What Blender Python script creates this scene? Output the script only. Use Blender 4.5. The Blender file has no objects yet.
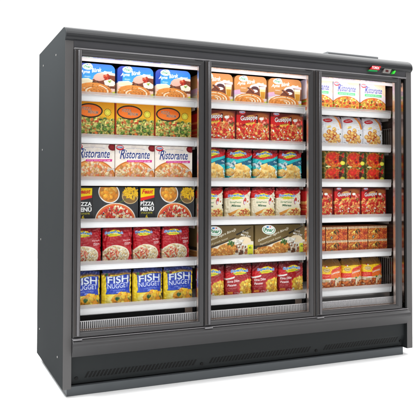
import bpy, bmesh, math, random
import numpy as np
from mathutils import Matrix, Vector
random.seed(7)
S = bpy.context.scene
COL = S.collection

# ------------------------------------------------------------------ basics
def lin(c):
    return tuple((x/12.92 if x <= .04045 else ((x+.055)/1.055)**2.4) for x in c)
def rgb(r, g, b): return (r/255., g/255., b/255.)
def L(r, g, b): return lin(rgb(r, g, b))

def mat(name, color, rough=.5, metal=0., spec=.5, noise=0., nscale=40., emit=None, estr=0., coat=0., bump=0.):
    m = bpy.data.materials.new(name); m.use_nodes = True
    nt = m.node_tree; b = nt.nodes['Principled BSDF']
    b.inputs['Base Color'].default_value = (*color, 1)
    b.inputs['Roughness'].default_value = rough
    b.inputs['Metallic'].default_value = metal
    b.inputs['Specular IOR Level'].default_value = spec
    b.inputs['Coat Weight'].default_value = coat
    if emit:
        b.inputs['Emission Color'].default_value = (*emit, 1)
        b.inputs['Emission Strength'].default_value = estr
    if noise > 0 or bump > 0:
        tc = nt.nodes.new('ShaderNodeTexCoord')
        n = nt.nodes.new('ShaderNodeTexNoise'); n.inputs['Scale'].default_value = nscale
        n.inputs['Detail'].default_value = 6
        nt.links.new(tc.outputs['Object'], n.inputs['Vector'])
        mr = nt.nodes.new('ShaderNodeMapRange')
        mr.inputs['To Min'].default_value = max(.03, rough-noise); mr.inputs['To Max'].default_value = rough+noise
        nt.links.new(n.outputs['Fac'], mr.inputs['Value'])
        nt.links.new(mr.outputs['Result'], b.inputs['Roughness'])
        mc = nt.nodes.new('ShaderNodeMix'); mc.data_type = 'RGBA'
        mc.inputs[6].default_value = (*[x*.93 for x in color], 1); mc.inputs[7].default_value = (*[min(1, x*1.07) for x in color], 1)
        nt.links.new(n.outputs['Fac'], mc.inputs[0]); nt.links.new(mc.outputs[2], b.inputs['Base Color'])
        if bump > 0:
            bp = nt.nodes.new('ShaderNodeBump'); bp.inputs['Strength'].default_value = bump
            bp.inputs['Distance'].default_value = .001
            n2 = nt.nodes.new('ShaderNodeTexNoise'); n2.inputs['Scale'].default_value = 900
            nt.links.new(tc.outputs['Object'], n2.inputs['Vector'])
            nt.links.new(n2.outputs['Fac'], bp.inputs['Height']); nt.links.new(bp.outputs['Normal'], b.inputs['Normal'])
    return m

def obj(name, bm, m, parent=None, smooth=False, bevel=0.):
    bmesh.ops.recalc_face_normals(bm, faces=bm.faces)
    me = bpy.data.meshes.new(name); bm.to_mesh(me); bm.free()
    o = bpy.data.objects.new(name, me); COL.objects.link(o)
    for mm in (m if isinstance(m, (list, tuple)) else [m]): me.materials.append(mm)
    if smooth:
        for p in me.polygons: p.use_smooth = True
    if bevel > 0:
        md = o.modifiers.new('bevel', 'BEVEL'); md.width = bevel; md.segments = 2; md.limit_method = 'ANGLE'
        md.angle_limit = math.radians(25)
        md.harden_normals = False
    if parent: o.parent = parent
    return o

def box(bm, x0, x1, y0, y1, z0, z1):
    v = [bm.verts.new(p) for p in ((x0,y0,z0),(x1,y0,z0),(x1,y1,z0),(x0,y1,z0),(x0,y0,z1),(x1,y0,z1),(x1,y1,z1),(x0,y1,z1))]
    for f in ((0,3,2,1),(4,5,6,7),(0,1,5,4),(1,2,6,5),(2,3,7,6),(3,0,4,7)): bm.faces.new([v[i] for i in f])
def boxes(name, lst, m, parent=None, bevel=0.):
    bm = bmesh.new()
    for b in lst: box(bm, *b)
    return obj(name, bm, m, parent, bevel=bevel)
def prof_x(bm, pts, x0, x1):
    a = [bm.verts.new((x0, y, z)) for y, z in pts]; b = [bm.verts.new((x1, y, z)) for y, z in pts]
    n = len(pts); bm.faces.new(a); bm.faces.new(b[::-1])
    for i in range(n): bm.faces.new((a[i], a[(i+1)%n], b[(i+1)%n], b[i]))
def cyl(bm, c, r, h, axis='y', n=20):
    vs = [[], []]
    for k in range(2):
        for i in range(n):
            t = 2*math.pi*i/n; a, b = r*math.cos(t), r*math.sin(t); d = h*k
            p = {'y': (c[0]+a, c[1]+d, c[2]+b), 'x': (c[0]+d, c[1]+a, c[2]+b), 'z': (c[0]+a, c[1]+b, c[2]+d)}[axis]
            vs[k].append(bm.verts.new(p))
    bm.faces.new(vs[0]); bm.faces.new(vs[1][::-1])
    for i in range(n): bm.faces.new((vs[0][i], vs[0][(i+1)%n], vs[1][(i+1)%n], vs[1][i]))
def empty(name, loc=(0,0,0)):
    o = bpy.data.objects.new(name, None); COL.objects.link(o); o.location = loc; o.empty_display_size = .1
    return o

# ------------------------------------------------------------------ lettering
_tc = {}
def text_tris(s, bold, shear):
    k = (s, bold, shear)
    if k not in _tc:
        cu = bpy.data.curves.new('t', 'FONT'); cu.body = s; cu.size = 1; cu.offset = bold; cu.shear = shear
        cu.resolution_u = 3
        o = bpy.data.objects.new('t', cu); COL.objects.link(o)
        dg = bpy.context.evaluated_depsgraph_get(); dg.update()
        ev = o.evaluated_get(dg); me = ev.to_mesh(); me.calc_loop_triangles()
        co = np.array([v.co[:2] for v in me.vertices], float).reshape(-1, 2)
        tr = np.array([t.vertices[:] for t in me.loop_triangles], int).reshape(-1, 3)
        ev.to_mesh_clear(); bpy.data.objects.remove(o); bpy.data.curves.remove(cu)
        _tc[k] = (co, tr)
    return _tc[k]
def text_mesh(name, s, x0, z0, w, h, y, m, parent, bold=0., shear=0., th=.0008):
    co, tr = text_tris(s, bold, shear)
    mn, mx = co.min(0), co.max(0); co = (co-mn)/(mx-mn)*np.array([w, h])+np.array([x0, z0])
    bm = bmesh.new(); vs = [bm.verts.new((p[0], y, p[1])) for p in co]
    for t in tr:
        try: bm.faces.new([vs[i] for i in t])
        except ValueError: pass
    bmesh.ops.remove_doubles(bm, verts=bm.verts, dist=1e-7)
    r = bmesh.ops.extrude_face_region(bm, geom=bm.faces[:])
    bmesh.ops.translate(bm, vec=(0, -th, 0), verts=[g for g in r['geom'] if isinstance(g, bmesh.types.BMVert)])
    return obj(name, bm, m, parent)

# ------------------------------------------------------------------ printed artwork: painted into mesh colours
SSF = 3
class Art:
    """x 0..1 across, y 0..a up; every length in units of the pack's width"""
    def __init__(s, w, h, n, bg):
        s.w, s.h, s.n = w, h, n; s.m = max(8, int(round(n*h/w))); s.a = h/w
        s.W = (s.n+1)*SSF; s.H = (s.m+1)*SSF; s.R = s.W
        s.im = np.zeros((s.H, s.W, 3)); s.im[:] = bg
        s.rng = np.random.RandomState(int(w*1000+h*777+n) + int(sum(bg)*100))
    def _bb(s, x0, y0, x1, y1):
        a = max(0, int(math.floor(x0*s.R))); b = min(s.W, int(math.ceil(x1*s.R))+1)
        c = max(0, int(math.floor(y0*s.R))); d = min(s.H, int(math.ceil(y1*s.R))+1)
        if a >= b or c >= d: return None
        X, Y = np.meshgrid((np.arange(a, b)+.5)/s.R, (np.arange(c, d)+.5)/s.R)
        return a, b, c, d, X, Y
    def _put(s, bb, mask, col, al=1.):
        a, b, c, d = bb[:4]; reg = s.im[c:d, a:b]
        k = (mask*al)[..., None]; reg[:] = reg*(1-k)+np.array(col)*k
    def rect(s, x0, y0, x1, y1, col, al=1.):
        bb = s._bb(x0, y0, x1, y1)
        if bb: s._put(bb, ((bb[4] >= x0) & (bb[4] <= x1) & (bb[5] >= y0) & (bb[5] <= y1)).astype(float), col, al)
    def vgrad(s, x0, y0, x1, y1, c0, c1):
        bb = s._bb(x0, y0, x1, y1)
        if not bb: return
        a, b, c, d, X, Y = bb; t = np.clip((Y-y0)/(y1-y0), 0, 1)[..., None]
        m = ((X >= x0) & (X <= x1) & (Y >= y0) & (Y <= y1))[..., None]
        s.im[c:d, a:b] = np.where(m, np.array(c0)*(1-t)+np.array(c1)*t, s.im[c:d, a:b])
    def ell(s, cx, cy, rx, ry, col, rot=0., al=1., soft=0., clip=None):
        r = max(rx, ry)*(1+soft); bb = s._bb(cx-r, cy-r, cx+r, cy+r)
        if not bb: return
        X, Y = bb[4]-cx, bb[5]-cy; c, q = math.cos(rot), math.sin(rot)
        u = (X*c+Y*q)/rx; v = (-X*q+Y*c)/ry; d = np.sqrt(u*u+v*v)
        m = (d <= 1).astype(float) if soft == 0 else np.clip((1+soft-d)/(2*soft), 0, 1)
        if clip is not None: m = m*clip(bb[4], bb[5])
        s._put(bb, m, col, al)
    def poly(s, pts, col, al=1.):
        P = np.array(pts, float); bb = s._bb(P[:,0].min(), P[:,1].min(), P[:,0].max(), P[:,1].max())
        if not bb: return
        X, Y = bb[4], bb[5]; m = np.zeros(X.shape, bool); n = len(P); j = n-1
        for i in range(n):
            (xi, yi), (xj, yj) = P[i], P[j]
            if yi != yj:
                m ^= ((yi > Y) != (yj > Y)) & (X < (xj-xi)*(Y-yi)/(yj-yi)+xi)
            j = i
        s._put(bb, m.astype(float), col, al)
    def soften(s, r=1):
        for _ in range(2):
            for ax in (0, 1):
                p = np.concatenate([np.repeat(s.im.take([0], ax), r+1, ax), s.im, np.repeat(s.im.take([-1], ax), r, ax)], ax)
                c = np.cumsum(p, ax); n = s.im.shape[ax]
                s.im = (c.take(range(2*r+1, 2*r+1+n), ax)-c.take(range(0, n), ax))/(2*r+1)
        s.soft = True
    def text(s, t, x0, y0, w, h, col, bold=0.01, shear=0., rot=0., out=None, outw=.03, bend=0.):
        if not getattr(s, 'soft', False): s.soften()
        if out is not None: s.text(t, x0-outw*.25*h, y0-outw*h*.6, w+outw*.5*h, h+outw*1.2*h, out, bold+outw, shear, rot, bend=bend)
        co, tr = text_tris(t, bold, shear)
        if not len(co): return
        mn, mx = co.min(0), co.max(0); q = (co-mn)/(mx-mn)*np.array([w, h])
        q[:,1] += bend*4*(q[:,0]/w)*(1-q[:,0]/w)
        c, n = math.cos(rot), math.sin(rot)
        q = np.stack([q[:,0]*c-q[:,1]*n+x0, q[:,0]*n+q[:,1]*c+y0], 1)
        P = q[tr]*s.R
        for (A, B, C) in P:
            a0 = max(0, int(min(A[0], B[0], C[0]))); a1 = min(s.W, int(max(A[0], B[0], C[0]))+2)
            b0 = max(0, int(min(A[1], B[1], C[1]))); b1 = min(s.H, int(max(A[1], B[1], C[1]))+2)
            if a0 >= a1 or b0 >= b1: continue
            X, Y = np.meshgrid(np.arange(a0, a1)+.5, np.arange(b0, b1)+.5)
            d1 = (X-B[0])*(A[1]-B[1])-(A[0]-B[0])*(Y-B[1]); d2 = (X-C[0])*(B[1]-C[1])-(B[0]-C[0])*(Y-C[1])
            d3 = (X-A[0])*(C[1]-A[1])-(C[0]-A[0])*(Y-A[1])
            m = ((d1 >= 0) & (d2 >= 0) & (d3 >= 0)) | ((d1 <= 0) & (d2 <= 0) & (d3 <= 0))
            s.im[b0:b1, a0:a1][m] = col
    def bits(s, n, region, pal, r0, r1, asp=(.5, 1.), hl=.35, al=.92, sh=.35):
        """scatter n food pieces inside region(rng)->(x,y) drawn with lighter tops"""
        n = int(n*1.5)
        for _ in range(n):
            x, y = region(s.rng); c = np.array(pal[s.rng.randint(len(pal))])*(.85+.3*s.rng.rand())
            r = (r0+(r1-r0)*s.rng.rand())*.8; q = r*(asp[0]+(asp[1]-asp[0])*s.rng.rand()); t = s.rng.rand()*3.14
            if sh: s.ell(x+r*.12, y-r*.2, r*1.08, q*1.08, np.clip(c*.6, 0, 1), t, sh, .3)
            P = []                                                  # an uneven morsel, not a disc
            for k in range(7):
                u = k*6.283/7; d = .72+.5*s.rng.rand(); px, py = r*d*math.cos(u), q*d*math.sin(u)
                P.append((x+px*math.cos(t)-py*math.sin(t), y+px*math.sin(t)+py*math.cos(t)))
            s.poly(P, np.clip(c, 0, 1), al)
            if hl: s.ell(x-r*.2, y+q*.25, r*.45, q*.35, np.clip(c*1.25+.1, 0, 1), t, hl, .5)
    def ring(s, cx, cy, rx, ry, w, col, t0=0, t1=6.283, rot=0, al=1.):
        n = max(24, int(60*(t1-t0)/6.28)); o = []; i = []
        for k in range(n+1):
            t = t0+(t1-t0)*k/n
            for lst, dr in ((o, w/2), (i, -w/2)):
                x, y = (rx+dr)*math.cos(t), (ry+dr*ry/rx)*math.sin(t)
                lst.append((cx+x*math.cos(rot)-y*math.sin(rot), cy+x*math.sin(rot)+y*math.cos(rot)))
        s.poly(o+i[::-1], col, al)
    def grain(s, amp=.03, cells=60):
        amp *= .35
        g = s.rng.randn(s.H//4+2, s.W//4+2)*amp
        g = np.kron(g, np.ones((4, 4)))[:s.H, :s.W]; s.im += g[..., None]
    def colors(s):
        im = np.clip(s.im, 0, 1).reshape(s.m+1, SSF, s.n+1, SSF, 3).mean((1, 3))
        return np.where(im <= .04045, im/12.92, ((im+.055)/1.055)**2.4)

def disc(cx, cy, rx, ry):
    def f(r):
        while True:
            a, b = r.rand()*2-1, r.rand()*2-1
            if a*a+b*b < 1: return cx+a*rx, cy+b*ry
    return f
def rectr(x0, y0, x1, y1): return lambda r: (x0+(x1-x0)*r.rand(), y0+(y1-y0)*r.rand())

W_, K_ = rgb(250,250,250), rgb(20,20,20)
def superfresh(A, x, y, w):
    """blue lettering over a yellow oval"""
    A.ell(x+w*.52, y+w*.06, w*.38, w*.17, rgb(250,222,20), .12)
    A.ell(x+w*.42, y-w*.02, w*.22, w*.08, rgb(245,205,20), .3)
    A.text('SuperFresh', x, y, w, w*.19, rgb(50,140,215), .03, .15, 0, out=rgb(245,250,255), outw=.05)
    A.rect(x+w*.08, y-w*.055, x+w*.93, y-w*.015, rgb(120,190,70), .75)
def pinar(A, x, y, w):
    A.ell(x, y, w*.56, w*.34, rgb(250,250,248), -.12); A.ring(x, y, w*.46, w*.27, w*.05, rgb(30,140,80), 2.6, 6.8, -.12)
    A.text('Pınar', x-w*.36, y-w*.12, w*.72, w*.26, rgb(20,125,70), .03, .1, -.05)
    A.ell(x-w*.1, y+w*.2, w*.1, w*.06, rgb(40,130,200)); A.ell(x+w*.12, y+w*.2, w*.06, w*.04, rgb(220,40,40))
def swirl(A, cx, cy, rx, ry, base, dark, light, plate=None):
    if plate: A.ell(cx, cy-.01, rx*1.13, ry*1.15, plate); 
    A.ell(cx, cy, rx, ry, base)
    k = 0; r = 1.0
    while r > .12:
        for q in range(2):
            t0 = A.rng.rand()*6.28
            A.ring(cx, cy, rx*r, ry*r, rx*.11, light if (k+q) % 2 == 0 else base, t0, t0+2.2+A.rng.rand()*2, 0, .9)
        A.ring(cx, cy, rx*(r-.07), ry*(r-.07), rx*.045, dark, A.rng.rand()*6, A.rng.rand()*3+7, 0, .75)
        r -= .19; k += 1
    A.bits(60, disc(cx, cy, rx, ry), [light, base, dark], .008, .022, hl=.2, al=.5)

def art_pastry(w, h, n, coffee):
    if not coffee:
        A = Art(w, h, n, rgb(30,110,195)); a = A.a
        A.vgrad(0, a*.45, 1, a, rgb(80,180,235), rgb(15,95,190))
        A.vgrad(0, a*.4, .14, a, rgb(35,80,175), rgb(25,50,150))
    else:
        A = Art(w, h, n, rgb(190,130,75)); a = A.a
        A.vgrad(0, a*.5, 1, a, rgb(200,145,90), rgb(178,112,52))
    A.vgrad(0, 0, 1, a*.34, rgb(245,225,195), rgb(165,105,75))
    A.poly([(0, a*.5), (.35, a*.45), (.52, a*.72), (.75, a*.8), (1, a*.75), (1, a*.2), (0, a*.2)], rgb(240,205,190) if not coffee else rgb(215,200,205))
    A.poly([(.38, a*.5), (.6, a*.72), (1, a*.68), (1, a*.3), (.3, a*.35)], rgb(120,65,45))
    if not coffee:
        A.ell(.6, a*.62, .17, .1, rgb(225,175,160), .2)
        A.poly([(.02, a*.53), (.3, a*.57), (.42, a*.5), (.42, a*.38), (.05, a*.4)], rgb(245,240,215)); A.poly([(.02, a*.5), (.3, a*.53), (.42, a*.47), (.42, a*.42), (.05, a*.43)], rgb(225,215,180), .6)
        A.bits(10, disc(.5, a*.44, .1, .04), [rgb(110,70,50), rgb(150,110,70), rgb(60,40,35)], .02, .04)
        A.bits(9, disc(.77, a*.62, .11, .07), [rgb(195,60,35), rgb(170,40,25), rgb(215,95,60)], .03, .06)
        A.poly([(.7, a*.52), (.88, a*.58), (1, a*.5), (1, a*.38), (.74, a*.36)], rgb(250,245,225)); A.bits(6, disc(.87, a*.52, .06, .02), [rgb(150,190,70), rgb(180,210,90)], .015, .03)
        A.bits(14, rectr(.62, a*.3, 1, a*.38), [rgb(110,60,40), rgb(140,85,55)], .02, .05)
    else:
        A.ell(.62, a*.64, .15, .08, rgb(225,222,228), 0); A.ell(.63, a*.6, .12, .07, rgb(80,50,55)); A.ell(.62, a*.53, .1, .04, rgb(250,250,250))
        A.poly([(.38, a*.62), (.43, a*.64), (.62, a*.5), (.57, a*.46)], rgb(90,50,40)); A.poly([(.44, a*.62), (.5, a*.62), (.63, a*.52), (.6, a*.48)], rgb(150,85,60))
        A.poly([(.77, a*.68), (.97, a*.68), (.94, a*.28), (.8, a*.28)], rgb(235,215,160)); A.poly([(.8, a*.52), (.95, a*.52), (.93, a*.3), (.82, a*.3)], rgb(205,145,45)); A.rect(.79, a*.6, .96, a*.68, rgb(240,240,235), .8)
        A.poly([(0, a*.52), (.17, a*.55), (.2, a*.42), (0, a*.38)], rgb(215,170,205), .9)
    swirl(A, .44, a*.2, .45, a*.235, rgb(232,150,70), rgb(185,98,38), rgb(255,245,220))
    A.text('Ayna', .09, a*.665, .25, .11, W_, .02, .3, .06)
    A.text('Börek', .39, a*.735, .26, .11, W_, .02, .3, .14)
    A.text('ISPANAKLI' if not coffee else 'KAHVELİ', .2, a*.59, .15, .035, rgb(235,245,255), .01)
    A.text('Peynirli' if not coffee else 'Klasik', .7, a*.75, .22, .05, W_, .01, .3, .03)
    pinar(A, .27, a*.905, .25)
    A.poly([(.93, 0), (1, 0), (1, a*.22), (.93, a*.2)], rgb(205,215,50)); A.grain(.02); return A

def art_veg(w, h, n):
    A = Art(w, h, n, rgb(235,170,30)); a = A.a
    A.vgrad(0, a*.4, 1, a, rgb(240,190,40), rgb(225,150,20))
    A.ell(.5, a*.18, .75, a*.4, rgb(120,110,45), 0, .8, .15)
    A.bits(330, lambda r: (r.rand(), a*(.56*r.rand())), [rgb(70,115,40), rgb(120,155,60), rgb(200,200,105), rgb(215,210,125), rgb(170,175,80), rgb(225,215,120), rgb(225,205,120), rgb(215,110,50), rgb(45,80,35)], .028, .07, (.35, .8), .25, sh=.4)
    A.bits(16, rectr(.05, .02, 1, a*.5), [rgb(205,35,25), rgb(225,90,40)], .015, .035)
    A.ell(.37, a*.75, .325, a*.19, K_); A.ell(.37, a*.75, .292, a*.158, rgb(240,110,30)); A.ell(.37, a*.7, .24, a*.09, rgb(245,130,50), 0, .6, .3)
    A.text('PIZZA', .17, a*.765, .24, .075, rgb(150,110,100), .02, .15, -.06, out=rgb(240,215,190), outw=.03)
    A.text('MENUM', .32, a*.675, .26, .075, rgb(130,105,100), .02, .15, -.04, out=rgb(235,210,190), outw=.03)
    for k in range(14):
        t = k*6.283/14; A.ell(.82+.08*math.cos(t), a*.72+.08*math.sin(t), .02, .012, rgb(120,95,30), t)
    A.ell(.82, a*.72, .075, .075, rgb(235,225,80)); A.ring(.82, a*.72, .05, .05, .008, rgb(150,140,40))
    A.rect(0, 0, .035, a, rgb(165,55,20)); A.grain(.03); return A

def ristorante(A, x, y, w):
    A.text('R', x, y-w*.015, w*.16, w*.31, rgb(40,60,130), .012, .3, 0, out=rgb(248,246,248), outw=.03); A.text('istorante', x+w*.155, y, w*.845, w*.26, rgb(40,60,130), .012, .3, 0, out=rgb(248,246,248), outw=.03)
    A.ring(x+w*.1, y+w*.2, .09, .07, .014, rgb(40,60,130), .6, 3.6)
def art_risto(w, h, n, green):
    if not green:
        A = Art(w, h, n, rgb(246,236,226)); a = A.a
        A.grain(.03)
        A.bits(26, rectr(0, a*.5, 1, a), [rgb(250,240,235), rgb(240,226,212)], .05, .13, hl=0, al=.4, sh=0)
    else:
        A = Art(w, h, n, rgb(240,232,245)); a = A.a
        A.vgrad(0, a*.5, 1, a, rgb(250,235,235), rgb(215,205,238)); A.poly([(.5, a), (1, a), (1, a*.6), (.8, a*.75)], rgb(250,215,170), .8)
    cx, cy, rx, ry = (.47, a*.08, .55, a*.5) if not green else (.5, a*.12, .62, a*.43)
    A.ell(cx, cy, rx, ry, rgb(205,115,45)); A.ell(cx, cy, rx*.94, ry*.93, rgb(240,170,90)); A.ell(cx, cy, rx*.9, ry*.88, rgb(238,150,75))
    if not green:
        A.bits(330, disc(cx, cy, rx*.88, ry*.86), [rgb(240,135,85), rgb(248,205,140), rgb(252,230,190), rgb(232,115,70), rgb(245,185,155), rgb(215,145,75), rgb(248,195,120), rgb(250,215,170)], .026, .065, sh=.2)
        A.poly([(.8, a*.31), (1, a*.36), (1, a*.34), (.82, a*.27)], rgb(200,195,190)); A.poly([(.83, a*.4), (1, a*.3), (1, a*.28), (.84, a*.37)], rgb(225,222,218))
    else:
        A.bits(330, disc(cx, cy, rx*.92, ry*.9), [rgb(238,100,55), rgb(245,210,80), rgb(248,160,60), rgb(140,175,60), rgb(252,235,160), rgb(235,80,50), rgb(250,190,75)], .024, .06, sh=.15)
        A.bits(5, disc(cx, cy, rx*.7, ry*.7), [rgb(90,50,35)], .035, .05); A.bits(9, disc(cx, cy, rx*.8, ry*.8), [rgb(235,80,50)], .04, .07, hl=.2)
        A.bits(12, rectr(0, 0, .3, .1), [rgb(225,60,40), rgb(240,120,60)], .03, .06); A.poly([(.9, 0), (1, 0), (1, .16), (.93, .1)], rgb(60,190,90))
    if not green:
        A.ring(.5, a*.86, .28, .05, .014, rgb(60,75,140), .5, 2.6)
        ristorante(A, .12, a*.63, .76); A.poly([(.3, a*.585), (.94, a*.6), (.93, a*.535), (.29, a*.53)], rgb(215,40,140))
        A.text('PIZZA SPECIALE SALAMI', .33, a*.545, .56, .03, rgb(255,225,240), .01)
        A.ell(.95, a*.93, .11, .085, rgb(120,15,25)); A.ell(.93, a*.93, .05, .04, rgb(160,30,35), 0, .7, .3)
    else:
        A.text('R', .16, a*.69, .12, .24, rgb(60,70,150), .012, .3); A.text('istorante', .28, a*.7, .58, .19, rgb(60,70,150), .014, .3, 0, out=rgb(240,236,250), outw=.03)
        A.ring(.3, a*.8, .09, .09, .014, rgb(60,75,150), .6, 3.6); A.ring(.68, a*.92, .1, .02, .01, rgb(240,130,60), 0, 3)
        A.rect(.16, a*.585, .84, a*.67, rgb(80,195,120)); A.text('VEGETALE SPINACI', .2, a*.605, .6, .04, rgb(225,250,235), .01)
    A.ell(.12, a*.925, .1, .065, rgb(215,35,45)); A.ell(.12, a*.935, .085, .035, rgb(225,230,240)); A.text('Dr.Oetker', .05, a*.915, .14, .035, rgb(40,60,130), .03); return A

def art_menu(w, h, n):
    A = Art(w, h, n, rgb(50,52,56)); a = A.a
    for k in range(40):
        x = A.rng.rand(); A.rect(x, 0, x+.004+.02*A.rng.rand(), a, rgb(*([40+30*A.rng.rand()]*3)), .35)
    for x in (.27, .52, .77): A.rect(x, 0, x+.005, a, rgb(20,20,22))
    A.rect(.0, 0, .27, a, rgb(38,39,42), .8)
    A.poly([(.02, a*.97), (.27, a*.97), (.265, a*.75), (.15, a*.72), (.02, a*.66)], rgb(250,215,10)); A.poly([(.02, a*.7), (.15, a*.74), (.265, a*.77), (.265, a*.7), (.02, a*.6)], rgb(225,40,25))
    A.text('Feast', .045, a*.81, .2, .07, rgb(220,30,30), .03, .3, .02)
    A.text('PİZZA', .02, a*.47, .24, .085, W_, .03); A.text('MENÜ', .02, a*.31, .24, .085, W_, .04)
    A.text('OTURUN KEYFE', .03, a*.235, .2, .028, rgb(225,215,40), .01); A.text('6', .11, a*.09, .04, .07, rgb(240,210,20), .03)
    A.text('Lezzetli Pizza', .06, a*.03, .16, .02, rgb(220,220,220), .0)
    A.ell(.53, a*.84, .175, a*.28, rgb(240,240,238), -.75); A.ell(.53, a*.84, .16, a*.25, rgb(200,130,60), -.75)
    A.bits(26, disc(.53, a*.84, .11, a*.15), [rgb(245,165,55), rgb(238,145,40), rgb(250,185,90)], .045, .07, (.7, .95), .5, sh=.25)
    A.ell(.87, a*.76, .14, a*.22, rgb(130,100,60)); A.ring(.87, a*.73, .125, a*.2, .012, rgb(205,180,130))
    for k in range(46):
        x, y = disc(.88, a*.82, .11, a*.16)(A.rng); t = A.rng.rand()*3.14; A.ell(x, y, .05, .012, rgb(205,150,20), t); A.ell(x, y+.004, .045, .008, rgb(250,205,45), t)
    for k in range(12):
        A.ell(.66+.02*k*.6, a*(.52+.012*k), .02, .006, rgb(95,110,35), .5)
    cx, cy, rx, ry = .635, a*.05, .325, a*.5
    A.ell(cx, cy, rx, ry, rgb(240,232,220)); A.ell(cx, cy, rx*.955, ry*.955, rgb(225,120,60)); A.ell(cx, cy, rx*.87, ry*.86, rgb(225,75,50))
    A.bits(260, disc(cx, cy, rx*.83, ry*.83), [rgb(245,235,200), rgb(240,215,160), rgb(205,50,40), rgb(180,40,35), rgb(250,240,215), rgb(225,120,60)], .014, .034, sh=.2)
    A.bits(24, disc(cx, cy, rx*.75, ry*.75), [rgb(40,35,35), rgb(60,110,50)], .011, .018); A.grain(.015); return A

def bag_base(w, h, n, c, seal): 
    A = Art(w, h, n, c); A.vgrad(0, A.a*.93, 1, A.a, seal, seal); return A
def art_redbag(w, h, n):
    A = bag_base(w, h, n, rgb(188,18,34), rgb(110,12,24)); a = A.a
    A.vgrad(0, a*.82, 1, a, rgb(200,20,36), rgb(120,12,26)); A.ell(.7, a*.62, .5, .2, rgb(160,12,28), .2, .8, .3)  # fades dark upward: shade on the seal strip painted into the print
    A.ell(.42, a*.24, .48, a*.27, rgb(235,225,200), .05); A.ell(.42, a*.22, .44, a*.24, rgb(225,195,150), .05)
    A.bits(300, disc(.42, a*.23, .42, a*.24), [rgb(245,235,210), rgb(240,222,180), rgb(250,245,230), rgb(205,170,110), rgb(235,215,165)], .02, .045)
    A.bits(60, disc(.3, a*.26, .24, a*.16), [rgb(215,60,35), rgb(235,100,60), rgb(190,40,30)], .015, .035)
    A.bits(14, disc(.45, a*.2, .3, a*.18), [rgb(90,110,50), rgb(80,60,40)], .01, .02)
    superfresh(A, .05, a*.8, .62)
    A.text('Karışık', .68, a*.62, .26, .06, rgb(245,225,225), .01, .1); A.text('PİZZA', .72, a*.545, .22, .06, W_, .02, .1)
    A.rect(.72, a*.52, .92, a*.53, rgb(240,200,200)); return A
def art_fish(w, h, n):
    A = bag_base(w, h, n, rgb(245,215,45), rgb(40,55,120)); a = A.a
    A.vgrad(0, a*.86, 1, a*.94, rgb(190,130,40), rgb(30,50,140)); A.ell(.15, a*.86, .1, .05, rgb(130,60,40)); A.ell(.13, a*.87, .05, .04, rgb(50,110,60))
    A.poly([(.1, a*.82), (.95, a*.86), (.95, a*.36), (.7, a*.33), (.12, a*.33)], rgb(25,60,180)); A.vgrad(.1, a*.33, .95, a*.37, rgb(20,50,160), rgb(30,70,195))
    A.poly([(.12, a*.83), (.16, a*.84), (.2, a*.34), (.12, a*.34)], rgb(60,110,220), .5)
    A.text('FISH', .15, a*.625, .74, .225, rgb(225,235,250), .02, 0, .02, out=rgb(20,40,120), outw=.03)
    A.text('NUGGET', .15, a*.485, .74, .15, rgb(225,232,248), .004, 0, .02)
    A.text('TAVUK DEĞİL BALIK', .32, a*.42, .45, .035, rgb(200,215,250), .0); A.rect(.45, a*.37, .58, a*.39, rgb(180,200,250))
    A.ell(.3, a*.16, .22, .16, rgb(250,235,120), .3); A.ring(.3, a*.16, .19, .13, .02, rgb(245,220,60)); A.ell(.32, a*.17, .13, .1, rgb(252,240,150), .3)
    A.ell(.64, a*.17, .36, a*.18, rgb(240,170,35)); A.bits(46, disc(.66, a*.18, .3, a*.15), [rgb(250,190,45), rgb(245,165,30), rgb(252,210,85), rgb(235,150,30)], .08, .13, (.6, .9), .5, sh=.3)
    A.bits(22, disc(.48, a*.2, .07, .05), [rgb(30,90,40), rgb(45,120,50)], .02, .035); A.bits(6, disc(.92, a*.2, .05, .08), [rgb(60,60,40), rgb(120,110,60)], .02, .03); return A
def art_teal(w, h, n):
    A = bag_base(w, h, n, rgb(30,165,170), rgb(110,14,22)); a = A.a
    A.poly([(0, a*.72), (.3, a*.64), (1, a*.82), (1, a*.4), (0, a*.3)], rgb(40,190,195)); A.poly([(0, a*.6), (.4, a*.56), (1, a*.74), (1, a*.55), (.3, a*.45), (0, a*.5)], rgb(20,95,125))
    A.poly([(0, a*.95), (1, a*.95), (1, a*.82), (.7, a*.72), (.35, a*.66), (0, a*.74)], rgb(205,22,32)); A.vgrad(0, a*.87, 1, a*.94, rgb(175,18,28), rgb(115,14,22))  # upper red darkened by colour for the shaded seal strip
    A.bits(14, disc(.15, a*.55, .15, .1), [rgb(225,235,235), rgb(190,215,220)], .04, .08, al=.7)
    A.ell(.55, a*.27, .42, a*.25, rgb(235,240,235)); A.ell(.08, a*.3, .16, a*.12, rgb(200,150,85)); A.rect(0, 0, 1, a*.08, rgb(150,95,60))
    for (x, y, r, t) in ((.42, .44, .2, .3), (.68, .36, .24, -.5), (.4, .25, .24, -.2), (.75, .2, .2, .5), (.1, .32, .16, .8), (.45, .08, .2, .2), (.75, .07, .17, -.1), (.2, .1, .16, .5)):
        y *= a; r *= 1.12; c = [(x+r*math.cos(t+k*1.571+.785)*(1 if k % 2 else .85), y+r*.8*math.sin(t+k*1.571+.785)) for k in range(4)]
        A.poly([(p[0]+.01, p[1]-.015) for p in c], rgb(160,100,40)); A.poly(c, rgb(240,192,100)); A.poly([(x, y+.01), c[0], c[1]], rgb(252,225,150), .9); A.poly([(x, y), c[2], c[3]], rgb(222,160,72), .8)
    A.bits(26, rectr(0, 0, 1, a*.3), [rgb(235,195,120), rgb(200,140,70), rgb(240,215,160)], .02, .05, al=.6)
    superfresh(A, .08, a*.8, .64); A.text('Pizza', .8, a*.6, .16, .06, W_, .01, .2); A.text('Mini', .86, a*.52, .1, .04, rgb(220,240,245), .01); return A
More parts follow.
